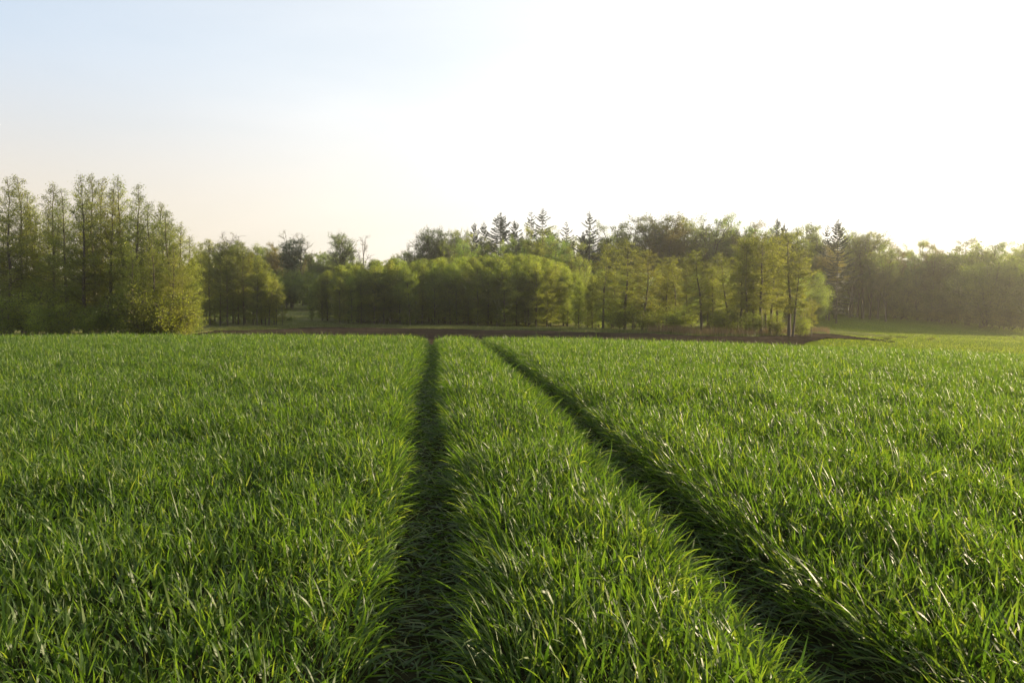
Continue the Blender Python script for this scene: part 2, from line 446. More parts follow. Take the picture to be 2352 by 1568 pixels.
# ------------------------------------------------------------------ trees
class Geo:
    def __init__(s): s.co = []; s.q = []; s.off = 0
    def tube(s, pts, r0, r1, sides=4):
        pts = np.asarray(pts, float); n = len(pts)
        tg = np.gradient(pts, axis=0); tg /= np.linalg.norm(tg, axis=1)[:, None] + 1e-9
        ref = np.array([1.0, 0.13, 0.05]) if abs(tg[0, 2]) > 0.7 else np.array([0.0, 0.0, 1.0])
        a = np.cross(tg, ref); a /= np.linalg.norm(a, axis=1)[:, None] + 1e-9
        b = np.cross(tg, a)
        r = (r0 + (r1 - r0) * np.linspace(0, 1, n))[:, None, None]
        ang = np.arange(sides) * 2 * pi / sides
        ring = pts[:, None, :] + r * (a[:, None, :] * np.cos(ang)[None, :, None] + b[:, None, :] * np.sin(ang)[None, :, None])
        s.co.append(ring.reshape(-1, 3))
        i = np.arange(n - 1)[:, None] * sides; j = np.arange(sides)[None, :]; j2 = (j + 1) % sides
        q = np.stack([i + j, i + j2, i + sides + j2, i + sides + j], -1).reshape(-1, 4)
        s.q.append(q + s.off); s.off += n * sides
    def get(s): return np.concatenate(s.co), np.concatenate(s.q)

def leaves(rng, P, size, aspect=0.7, up=0.0):
    n = len(P)
    d = rng.normal(0, 1, (n, 3)); d[:, 2] = d[:, 2] * (1 - up) ; d /= np.linalg.norm(d, axis=1)[:, None]
    e = np.cross(d, rng.normal(0, 1, (n, 3))); e /= np.linalg.norm(e, axis=1)[:, None] + 1e-9
    L = (size * rng.uniform(0.6, 1.4, n))[:, None]
    a = P - d * L * 0.5; c = P + d * L * 0.5; b = P + e * L * aspect * 0.5; f = P - e * L * aspect * 0.5
    co = np.stack([a, b, c, f], 1).reshape(-1, 3)
    q = np.arange(n * 4).reshape(n, 4)
    return co, q

def bez(p0, p1, c, n):
    t = np.linspace(0, 1, n)[:, None]
    return (1 - t) ** 2 * p0 + 2 * t * (1 - t) * c + t * t * p1

TOP = [99.5]
def finish(name, rng, geo, twig, P, size, mat_bark, mat_leaf, aspect=0.7, tint_z=None):
    tco, tq = geo.get()
    trunk = mesh_np(name + '_trunk', tco, tq, [mat_bark])
    lco, lq = leaves(rng, P, size, aspect)
    # twigs belong to the crown
    wco, wq = twig.get()
    co = np.concatenate([lco, wco]); q = np.concatenate([lq, wq + len(lco)])
    nl = len(lq)
    # clumps of lighter and darker leaves
    cl = np.clip(0.5 + 0.30 * np.sin(P[:, 0] * 1.7 + 1) * np.sin(P[:, 1] * 1.9) + 0.25 * np.sin(P[:, 2] * 1.3 + P[:, 0]) + rng.normal(0, 0.18, len(P)), 0, 1)
    tint = np.concatenate([np.repeat(cl, 4), np.zeros(len(wco))])
    mi = np.concatenate([np.zeros(nl), np.ones(len(wq))])
    crown = mesh_np(name + '_crown', co, q, [mat_leaf, mat_bark], tint, False, mi)
    return trunk, crown, float(np.percentile(P[:, 2], TOP[0]))

def tree_leader(name, seed, H, R, cb, nleaf, size, mat_bark, mat_leaf, prof, elev=(0.15, 0.9), rt=0.16, nprim=70, spread=0.30, wander=0.25, dead_low=0, lowlight=1.0, sway=0.0):
    """tree with one main stem to the top (alder, birch): side branches get shorter and steeper upwards"""
    rng = np.random.default_rng(seed)
    TOP[0] = 99.95
    g, tw = Geo(), Geo()
    k = 16
    hz = np.linspace(0, 1, k)
    ax = np.cumsum(rng.normal(0, wander / 4, k)) * hz; ay = np.cumsum(rng.normal(0, wander / 4, k)) * hz
    ax = ax + sway * np.sin(hz * 2.4)
    T = np.stack([ax, ay, hz * H], 1)
    rr = rt * (1 - hz) ** 0.8 + 0.012
    for i in range(k - 1): pass
    g.tube(T[:9], rt * 1.15, rr[8], 7); g.tube(T[8:], rr[8], 0.02, 5)
    def tp(f): return np.array([np.interp(f, hz, T[:, 0]), np.interp(f, hz, T[:, 1]), f * H])
    segs = []; w = []
    az = rng.uniform(0, 6.28)
    for i in range(nprim):
        f = cb + (0.985 - cb) * (i + rng.uniform(0, 0.9)) / nprim
        s = (f - cb) / (1 - cb)
        az += 2.4 + rng.normal(0, 0.5)
        L = R * prof(s) * rng.uniform(0.55, 1.15) + 0.15
        e = elev[0] + (elev[1] - elev[0]) * s + rng.normal(0, 0.15)
        p0 = tp(f)
        d = np.array([cos(az) * cos(e), sin(az) * cos(e), sin(e)])
        p1 = p0 + d * L
        c = p0 + d * L * 0.5 + np.array([0, 0, -0.10 * L + rng.normal(0, 0.06) * L])
        line = bez(p0, p1, c, 5)
        rb = min(0.05, 0.012 + 0.012 * L) * (1 - 0.4 * s)
        g.tube(line, rb, 0.008, 3)
        m = max(3, int(3 + L * 2.2))
        for j in range(m):
            t = rng.uniform(0.18, 1.0)
            q0 = bez(p0, p1, c, 21)[int(t * 20)]
            a2 = az + rng.choice([-1, 1]) * rng.uniform(0.4, 1.2)
            e2 = e + rng.normal(0.1, 0.35)
            l2 = (0.25 + 0.42 * L * (1.1 - t * 0.6)) * rng.uniform(0.5, 1.1)
            q1 = q0 + np.array([cos(a2) * cos(e2), sin(a2) * cos(e2), sin(e2)]) * l2
            tw.tube(np.array([q0, (q0 + q1) / 2 + rng.normal(0, 0.04, 3), q1]), 0.012, 0.005, 3)
            segs.append((q0, q1)); w.append(l2 * (1.25 - 0.75 * s) ** lowlight)
        segs.append((line[2], p1)); w.append(L * 0.5)
    A = np.array([s[0] for s in segs]); B = np.array([s[1] for s in segs]); w = np.array(w); w = w / w.sum()
    idx = rng.choice(len(w), nleaf, p=w)
    t = rng.beta(1.6, 1.0, nleaf)[:, None]
    P = A[idx] * (1 - t) + B[idx] * t + rng.normal(0, spread * 0.5, (nleaf, 3)) * np.array([1, 1, 0.6])
    P[:, 2] = np.maximum(P[:, 2], 0.1)
    return (*finish(name, rng, g, tw, P, size, mat_bark, mat_leaf),)

def tree_round(name, seed, H, R, trunk_f, nleaf, size, mat_bark, mat_leaf, rt=0.32, nl=9, nb=9, ntw=5, spread=0.38, low=-0.25, bare=False):
    """tree whose stem divides into spreading limbs (oak, beech, maple)"""
    rng = np.random.default_rng(seed)
    TOP[0] = 99.5
    g, tw = Geo(), Geo()
    fork = H * trunk_f
    sway = rng.normal(0, 0.4, 2)
    T = bez(np.zeros(3), np.array([sway[0], sway[1], fork * 1.35]), np.array([sway[0] * 0.2, sway[1] * .2, fork * .7]), 7)
    g.tube(T, rt * 1.2, rt * 0.75, 8)
    segs = []; w = []
    ch = H - fork * 0.85; cz = fork * 0.85 + ch * 0.5
    for i in range(nl):
        az = i * 2.4 + rng.normal(0, 0.25)
        q = (i + 0.5) / nl
        ee = math.asin(np.clip(low + (0.95 - low) * q, -1, 1))
        rr = rng.uniform(0.55, 0.75)
        tgt = np.array([cos(az) * cos(ee) * R * rr + sway[0], sin(az) * cos(ee) * R * rr + sway[1], cz + sin(ee) * ch * 0.5 * rr])
        p0 = T[-1] * 1.0 if q > 0.3 else T[4]
        c = p0 * 0.55 + tgt * 0.45; c[2] = p0[2] * 0.3 + tgt[2] * 0.7
        c[:2] = p0[:2] * 0.6 + tgt[:2] * 0.4
        L = bez(p0, tgt, c, 8); L[2:-1] += rng.normal(0, 0.12, (5, 3))
        g.tube(L, rt * 0.45, rt * 0.14, 5)
        lob = R * rng.uniform(0.42, 0.62)
        for j in range(nb):
            t0 = rng.uniform(0.35, 1.0); b0 = L[int(t0 * 7)]
            dv = rng.normal(0, 1, 3); dv /= np.linalg.norm(dv); dv[2] = abs(dv[2]) * 0.9 - 0.15
            out = np.array([cos(az), sin(az), 0.5]) * 0.5
            b1 = b0 + (dv + out) * lob * rng.uniform(0.55, 1.0)
            # keep inside the dome
            rel = (b1 - np.array([sway[0], sway[1], cz])) / np.array([R, R, ch * 0.5])
            m = np.linalg.norm(rel)
            if m > 1.0: b1 = np.array([sway[0], sway[1], cz]) + rel / m * np.array([R, R, ch * 0.5]) * rng.uniform(0.92, 1.04)
            bc = (b0 + b1) / 2 + rng.normal(0, 0.12, 3) * lob * 0.5
            bl = bez(b0, b1, bc, 6)
            g.tube(bl, rt * 0.15, 0.018, 3)
            for k in range(ntw):
                c0 = bl[rng.integers(2, 6)]
                dv = rng.normal(0, 1, 3); dv /= np.linalg.norm(dv); dv[2] = abs(dv[2]) * 0.8
                c1 = c0 + dv * lob * rng.uniform(0.2, 0.5)
                tw.tube(np.array([c0, (c0 + c1) / 2 + rng.normal(0, 0.06, 3), c1]), 0.022, 0.007, 3)
                if bare:
                    for kk in range(3):
                        e1 = c1 + (dv + rng.normal(0, 0.6, 3)) * lob * 0.2
                        tw.tube(np.array([c1 * .6 + c0 * .4, c1 * .3 + e1 * .7, e1]), 0.012, 0.006, 3)
                segs.append((c0, c1)); w.append(np.linalg.norm(c1 - c0))
    A = np.array([s[0] for s in segs]); B = np.array([s[1] for s in segs]); w = np.array(w) / np.sum(w)
    idx = rng.choice(len(w), nleaf, p=w)
    t = rng.beta(1.8, 1.0, nleaf)[:, None]
    P = A[idx] * (1 - t) + B[idx] * t + rng.normal(0, spread * 0.6, (nleaf, 3))
    P[:, 2] = np.maximum(P[:, 2], 0.1)
    return (*finish(name, rng, g, tw, P, size, mat_bark, mat_leaf),)

def tree_fir(name, seed, H, R, cb, sparse=1.0, droop=0.25, tip=1.0):
    rng = np.random.default_rng(seed)
    g, tw = Geo(), Geo()
    T = np.stack([np.linspace(0, rng.normal(0, .2), 8), np.linspace(0, rng.normal(0, .2), 8), np.linspace(0, H, 8)], 1)
    g.tube(T, 0.30, 0.02, 6)
    P = []; Dr = []
    f = cb
    while f < 0.985:
        s = (f - cb) / (1 - cb)
        nb = rng.integers(3, 6)
        a0 = rng.uniform(0, 6.28)
        for i in range(nb):
            if rng.random() < 0.16 * sparse: continue
            az = a0 + i * 2 * pi / nb + rng.normal(0, 0.2)
            L = R * min(1.0, (1 - s) * 1.75) ** 0.9 * rng.uniform(0.4, 1.2) + 0.12
            p0 = np.array([0, 0, f * H])
            e = -droop * (1 - s) + 0.55 * s
            p1 = p0 + np.array([cos(az) * cos(e), sin(az) * cos(e), sin(e)]) * L
            c = (p0 + p1) / 2 + np.array([0, 0, -0.12 * L]); p1[2] += rng.normal(0.08, 0.10) * L
            line = bez(p0, p1, c, 7)
            g.tube(line, 0.035 * (1 - s) + 0.012, 0.008, 3)
            n = int(34 * L / sparse ** 0.5) + 2
            t = rng.uniform(0.12, 1.0, n)
            ii = np.clip(t * 6, 0, 5.999); i0 = ii.astype(int); fr = (ii - i0)[:, None]
            q = line[i0] * (1 - fr) + line[i0 + 1] * fr
            side = np.array([-sin(az), cos(az), 0]); sg = rng.choice([-1.0, 1.0], n)[:, None]
            wdt = (0.30 * L * (1.1 - t))[:, None]
            q = q + side * sg * wdt * rng.random((n, 1)) + np.array([0, 0, -1]) * rng.random((n, 1)) * 0.18
            P.append(q)
            dd = side * sg * 0.7 + np.array([cos(az), sin(az), -0.55]) + rng.normal(0, 0.25, (n, 3)); Dr.append(dd)
        f += (0.55 + 0.25 * sparse) / H * rng.uniform(0.8, 1.2) * (1 - 0.35 * s)
    P = np.concatenate(P); Dr = np.concatenate(Dr); Dr /= np.linalg.norm(Dr, axis=1)[:, None]
    n = len(P); L = (rng.uniform(0.22, 0.5, n) * np.clip((H - P[:, 2]) / 2.5, 0.35, 1))[:, None]
    e = np.cross(Dr, rng.normal(0, 1, (n, 3))); e /= np.linalg.norm(e, axis=1)[:, None]
    co = np.stack([P - Dr * L * 0.4, P + e * 0.085, P + Dr * L * 0.6, P - e * 0.085], 1).reshape(-1, 3)
    q = np.arange(n * 4).reshape(n, 4)
    tco, tq = g.get()
    trunk = mesh_np(name + '_trunk', tco, tq, [M_barkd])
    crown = mesh_np(name + '_crown', co, q, [M_fir], np.repeat(rng.random(n), 4), False)
    return trunk, crown, H

def p_alder(s): return (0.35 + 1.1 * s) if s < 0.25 else (1 - ((s - 0.25) / 0.75) ** 1.5) * 0.62 + 0.06 + 0.0 * s if s > 0.25 else 0.6
def p_alder(s):
    if s < 0.22: return 0.65 + 1.6 * s
    return 1.0 * (1 - ((s - 0.22) / 0.78) ** 1.25) ** 0.75 + 0.05
def p_column(s):
    return 0.75 + 0.25 * sin(min(s, 0.5) * pi) if s < 0.62 else max(0.04, (1 - ((s - 0.62) / 0.38) ** 2.0)) ** 0.6
def p_egg(s):
    return max(0.03, sin(pi * min(0.999, (s * 0.85 + 0.15)) ** 1.25)) ** 0.9

V = {}
for i in range(6):
    V['tall_alder', i] = tree_leader(f'tall_alder_{i}', 100 + i, 18.5, 3.4, 0.07, 22000, 0.115, M_bark, M_alder, p_alder, (0.12, 0.95), 0.22, 95, 0.42, 0.35, lowlight=1.5)
for i in range(5):
    V['alder', i] = tree_leader(f'alder_{i}', 200 + i, 14.0, 2.6, 0.26, 13000, 0.115, M_bark, M_open, p_column, (0.05, 0.6), 0.20, 62, 0.34, 0.5, sway=0.0)
for i in range(5):
    V['grove', i] = tree_leader(f'grove_{i}', 300 + i, 12.0, 2.3, 0.05, 22000, 0.10, M_bark, M_grove, p_egg, (0.5, 1.1), 0.10, 70, 0.42, 0.3, lowlight=0.3)
for i in range(4):
    V['clump', i] = tree_leader(f'clump_{i}', 400 + i, 14.5, 2.9, 0.09, 16000, 0.115, M_bark, M_alder, p_egg, (0.35, 0.95), 0.13, 70, 0.42, 0.35, lowlight=0.3)
for i in range(5):
    V['beech', i] = tree_round(f'beech_{i}', 500 + i, 25.0, 5.8, 0.16, 27000, 0.20, M_bark, M_beech, low=-0.7, nl=13, nb=10, ntw=5, spread=0.55)
for i in range(2):
    V['russet', i] = tree_round(f'russet_{i}', 550 + i, 24.0, 5.2, 0.20, 20000, 0.18, M_bark, M_bud, nl=10, nb=10, ntw=7, spread=0.5)
V['oak', 0] = tree_round('oak_0', 580, 23.0, 6.0, 0.3, 14000, 0.18, M_bark, M_beech, nl=12, nb=10, ntw=7, spread=0.45, bare=True)
V['oak', 1] = tree_round('oak_1', 581, 23.0, 5.6, 0.3, 13000, 0.18, M_bark, M_beech, nl=12, nb=10, ntw=7, spread=0.45, bare=True)
V['bare', 0] = tree_round('bare_0', 590, 20.0, 4.2, 0.4, 900, 0.12, M_bark, M_beech, rt=0.22, nl=8, nb=7, ntw=5, spread=0.3, bare=True)
V['bare', 1] = tree_round('bare_1', 591, 20.0, 3.0, 0.45, 250, 0.10, M_bark, M_beech, rt=0.2, nl=6, nb=5, ntw=4, spread=0.3, bare=True)
for i in range(3):
    V['fir', i] = tree_fir(f'fir_{i}', 600 + i, 29.0, 6.8, 0.12, 0.8)
for i in range(2):
    V['open_fir', i] = tree_fir(f'open_fir_{i}', 620 + i, 29.0, 6.0, 0.15, 1.8, droop=0.1)
V['ivy', 0] = tree_round('ivy_0', 640, 19.0, 3.0, 0.3, 16000, 0.16, M_barkd, M_ivy, nl=10, nb=9, spread=0.5)
for i in range(3):
    V['bush', i] = tree_round(f'bush_{i}', 700 + i, 4.0, 2.2, 0.05, 7000, 0.10, M_bark, M_grove, rt=0.05, low=-0.9, nl=11, nb=6, ntw=4, spread=0.35)
for i in range(3):
    V['thicket', i] = tree_round(f'thicket_{i}', 720 + i, 12.0, 4.4, 0.03, 30000, 0.145, M_barkd, M_thick, rt=0.12, low=-0.95, nl=15, nb=9, ntw=4, spread=0.6)

rngp = np.random.default_rng(77)
NAMES = {'tall_alder': 'alder_tree', 'alder': 'alder_tree', 'grove': 'young_tree', 'clump': 'alder_tree', 'beech': 'broadleaf_tree', 'russet': 'broadleaf_tree',
         'oak': 'oak_tree', 'bare': 'bare_tree', 'fir': 'fir_tree', 'open_fir': 'fir_tree', 'ivy': 'ivy_covered_tree', 'bush': 'bush', 'thicket': 'bushy_tree'}
CATS = {'fir': 'fir tree', 'open_fir': 'fir tree', 'bush': 'bush'}
COUNT = {}
def place(kind, u, vtop, D, label, group=None, lean=0.0, wide=1.0, vbase=None, name=None):
    """a tree of this kind whose stem stands D metres off under pixel column u and whose top reaches row vtop"""
    nv = sum(1 for k in V if k[0] == kind)
    c = COUNT.get(kind, 0); COUNT[kind] = c + 1
    tr, cr, H = V[kind, c % nv]
    a, b = ray(u, vtop)
    x, y = to_world(a * D, D)
    gz = float(ground(x, y))
    h = EYE + b * D - gz
    s = h / H / cos(lean)
    root = bpy.data.objects.new(name or NAMES[kind], None)
    root.empty_display_size = 0.5
    scene.collection.objects.link(root)
    root.location = (x, y, gz - 0.05)
    root.scale = (s * wide, s * wide, s)
    if lean: # lean in the picture plane (positive to the right), then a spin about the stem
        spin = Matrix.Rotation(rngp.uniform(0, 6.28), 4, 'Z')
        ln = Matrix.Rotation(lean, 4, Vector((-SA, CA, 0)) * -1 if False else Vector((SA, CA, 0)))
        root.rotation_mode = 'QUATERNION'; root.rotation_quaternion = (ln @ spin).to_quaternion()
    else:
        root.rotation_euler = (0, 0, rngp.uniform(0, 6.28))
    link('trunk', tr, root); link('crown', cr, root)
    tag(root, label, CATS.get(kind, 'tree'), group)
    return root

def mass(kind, n, u0, u1, top, d0, d1, label, group, jit=8, wide=(0.9, 1.2), seed=0):
    rg = np.random.default_rng(seed)
    for i in range(n):
        u = u0 + (u1 - u0) * (i + rg.uniform(0, 1)) / n
        D = rg.uniform(d0, d1)
        place(kind, u, top(u) + abs(rg.normal(0, jit)), D, label, group, wide=rg.uniform(*wide))

# --- the tall grove at the left edge
G1 = 'tall alders of the grove at the left'
left_tops = [(-60, 420, 96, None), (-20, 410, 99, None),
  (16, 408, 93, 'tall thin alder at the very left edge of the picture'),
  (43, 405, 97, 'tall alder with feathery tip, second from the left edge'),
  (79, 438, 100, 'shorter alder filling the dip between two tall ones at the far left'),
  (115, 418, 95, 'slender alder with pointed tip left of the grove gap at the left'),
  (149, 435, 94, 'dark-stemmed alder left of the highest tips of the left grove'),
  (187, 400, 92, 'highest alder of the left grove, its crown tip open against the sky'),
  (213, 400, 96, 'thin straight alder right beside the highest tip of the left grove'),
  (230, 406, 99, 'faint open-topped alder between the two peaks of the left grove'),
  (247, 430, 93, 'alder with pale sunlit stem in the saddle of the left grove'),
  (284, 403, 94, 'alder forming the right-hand peak of the left grove'),
  (306, 423, 91, 'sunlit alder with pale stem on the right shoulder of the left grove'),
  (344, 461, 93, 'alder where the left grove begins to drop towards the right'),
  (366, 465, 96, 'rounded alder on the falling right edge of the left grove'),
  (389, 482, 92, 'alder with sunlit side near the right end of the left grove'),
  (407, 512, 94, 'short sunny alder at the right end of the left grove'),
  (424, 540, 96, 'small alder forming the right-hand corner of the left grove, beside the rounded clump'), (398, 560, 88, None), (350, 540, 88, None), (420, 600, 90, None), (300, 560, 88, None)]
for u, vt, D, lab in left_tops:
    place('tall_alder', u, vt, D, lab or 'alder inside the dense tall grove at the left', G1, wide=1.0 if u < 330 else 1.15)
mass('tall_alder', 13, -40, 400, lambda u: 470 + max(0, u - 250) * 0.25, 98, 112, 'alder inside the dense tall grove at the left', G1, 12, seed=3)
for u, vt, D in [(60, 650, 90), (150, 690, 88), (262, 660, 88), (330, 660, 86), (372, 665, 87), (395, 680, 88), (415, 690, 92), (100, 700, 87), (290, 700, 86), (215, 700, 87), (20, 680, 89), (432, 705, 95)]:
    place('bush', u, vt, D, 'leafy bush at the foot of the tall left grove', 'bushes under the left grove')

# --- the rounded clump right of it
G2 = 'alders of the rounded clump'
for u, vt, D, lab in [(456, 556, 139, 'leftmost alder of the rounded clump, against the tall grove'), (479, 548, 136, 'tallest alder of the rounded clump, dark stem on its left'),
  (503, 557, 134, None), (533, 560, 138, None), (557, 556, 134, 'alder at the middle of the rounded clump, top in line with the distant wood'), (579, 578, 135, None),
  (440, 590, 137, None), (648, 668, 131, None), (545, 552, 137, None), (520, 556, 133, None), (588, 585, 132, None), (608, 605, 133, None), (628, 628, 134, None),
  (599, 594, 133, 'alder on the sloping right side of the rounded clump'), (618, 622, 132, None), (634, 642, 133, 'low sunlit alder at the right end of the rounded clump')]:
    place('clump', u, vt, D, lab or 'alder inside the rounded clump right of the tall grove', G2)
mass('clump', 8, 450, 610, lambda u: 575 + max(0, u - 540) * 0.6, 137, 146, 'alder inside the rounded clump right of the tall grove', G2, 8, seed=5)
place('alder', 615, 668, 131, 'thin young alder leaning right at the edge of the pasture gap', G2, lean=0.10)

# --- the long low grove in the middle
G3 = 'young trees of the long low grove'
mid = [(715, 650), (740, 622), (780, 606), (850, 594), (900, 588), (950, 594), (997, 588), (1052, 586), (1109, 586), (1142, 586), (1197, 577), (1234, 584), (1278, 597), (1311, 610), (1345, 628)]
mtop = lambda u: np.interp(u, [m[0] for m in mid], [m[1] for m in mid])
L3 = 'slender young tree in the dense low grove at the middle of the valley'
mass('grove', 34, 728, 1335, lambda u: mtop(u) + 3, 141, 148, L3, G3, 4, (1.2, 1.6), 7)
mass('grove', 30, 740, 1330, mtop, 149, 158, L3, G3, 3, (1.2, 1.7), 8)
mass('grove', 24, 760, 1310, lambda u: mtop(u) + 12, 134, 140, L3, G3, 10, (1.2, 1.6), 9)
for u, vt, D in [(452, 722, 140), (484, 728, 138), (512, 724, 143), (548, 728, 139), (574, 722, 142), (604, 726, 138), (632, 728, 137)]:
    place('bush', u, vt, D, 'low bush under the rounded clump right of the tall grove', 'bushes under the rounded clump')
place('grove', 716, 655, 146, 'low young tree at the left end of the long grove beside the gap', G3)
place('grove', 1376, 668, 131, 'short young tree hanging out at the rounded right end of the long grove', G3, wide=1.5)
place('grove', 1350, 645, 136, L3, G3, wide=1.5)
place('grove', 1361, 632, 128, 'young tree with several thin stems at the right end of the long grove', G3, wide=1.2)
place('grove', 1330, 640, 130, 'sunlit young tree just left of the thin-stemmed one ending the long grove', G3, wide=1.2)

# --- the open alder grove on the right with leaning stems
G4 = 'alders of the open grove'
for u, vt, D, ln, wd, lab in [
  (1386, 553, 124, 0.01, 1.0, 'alder with a dark stem standing just behind the end of the long grove'),
  (1436, 549, 120, 0.01, 1.25, 'broad pointed alder, pale green, second of the open grove from the left'),
  (1475, 573, 116, 0.11, 1.05, 'alder whose thick stem leans right in the open grove'),
  (1532, 587, 125, 0.02, 1.0, 'alder with a thin stem left of a V of two stems'),
  (1558, 592, 124, -0.08, 0.95, 'alder with a stem leaning left, right branch of the V of stems'),
  (1614, 569, 113, -0.04, 1.1, 'alder with a strong stem leaning slightly left in the open grove'),
  (1640, 600, 122, -0.04, 0.9, None),
  (1684, 580, 116, -0.17, 1.0, 'alder with the most slanting stem, leaning left, right of the grove middle'),
  (1704, 541, 114, 0.0, 1.0, 'straight alder behind the slanting stem'),
  (1716, 546, 110, 0.0, 0.9, None),
  (1733, 538, 112, 0.01, 1.0, None),
  (1750, 527, 109, 0.01, 1.0, 'tall alder with a pale thick stem in the right part of the open grove'),
  (1772, 534, 112, 0.03, 0.95, 'alder with a dark stem between two thick ones in the open grove'),
  (1788, 540, 116, 0.02, 0.9, None),
  (1816, 528, 106, 0.0, 1.2, 'largest alder at the right end of the open grove'),
  (1824, 570, 105, 0.07, 0.9, 'thin alder leaning right beside the largest one')]:
    place('alder', u, vt, D, lab or 'straight alder in the crowded right part of the open grove', G4, lean=ln, wide=wd)
mass('alder', 10, 1400, 1800, lambda u: 600, 124, 134, 'small alder filling the back of the open grove', G4, 25, seed=12)
for u, vt, D, lab in [(1846, 690, 110, 'small sapling between the largest alder and the lone little tree'), (1864, 684, 112, 'lone little tree at the right tip of the open grove')]:
    place('alder', u, vt, D, lab, G4, lean=0.06)
for u, vt, D in [(1400, 690, 124), (1448, 680, 119), (1500, 690, 118), (1575, 700, 116), (1640, 712, 112), (1668, 705, 110), (1725, 715, 108), (1790, 720, 107), (1840, 725, 108), (1545, 715, 116), (1482, 712, 114), (1424, 715, 120)]:
    place('bush', u, vt, D, 'leafy bush among the stems of the open grove', 'bushes under the open grove')

# --- firs that stand above the wood
for k, u, vt, D, wd, lab in [
  ('fir', 1090, 508, 205, 0.75, 'small dark fir at the left end of the row of firs'),
  ('fir', 1111, 505, 214, 0.7, 'narrow fir tip just right of the leftmost fir'),
  ('fir', 1149, 486, 208, 1.15, 'large dense dark fir standing above the wood left of centre'),
  ('fir', 1182, 503, 203, 1.0, 'dark fir with spreading branches between two taller firs'),
  ('open_fir', 1219, 482, 206, 1.1, 'tall double fir, left of the highest tip'),
  ('open_fir', 1246, 475, 210, 1.1, 'highest fir of the wood, thin tip above the centre'),
  ('fir', 1262, 520, 204, 1.0, 'dark lower fir at the right foot of the highest fir'),
  ('open_fir', 1301, 505, 206, 1.0, 'sparse fir with upswept branches standing alone'),
  ('open_fir', 1354, 482, 200, 1.05, 'tall thin fir with bare-looking branches right of centre'),
  ('fir', 1340, 530, 202, 0.8, 'lower fir leaning against the tall thin one right of centre'),
  ('fir', 1786, 497, 196, 0.7, 'pointed fir above the open alder grove'),
  ('fir', 1801, 508, 199, 0.7, 'fir tip right of the pointed fir above the alders'),
  ('open_fir', 1863, 504, 210, 0.8, 'hazy fir tip rising from the broadleaf wood'),
  ('open_fir', 1901, 513, 200, 0.8, 'small fir left of the dark one near the end of the high wood'),
  ('fir', 1925, 501, 188, 0.85, 'dark fir with wide branches near the end of the high wood'),
  ('fir', 701, 566, 210, 0.5, 'little pointed fir in the distant wood above the pasture gap')]:
    place(k, u, vt, D, lab, 'firs rising above the wood', wide=wd)

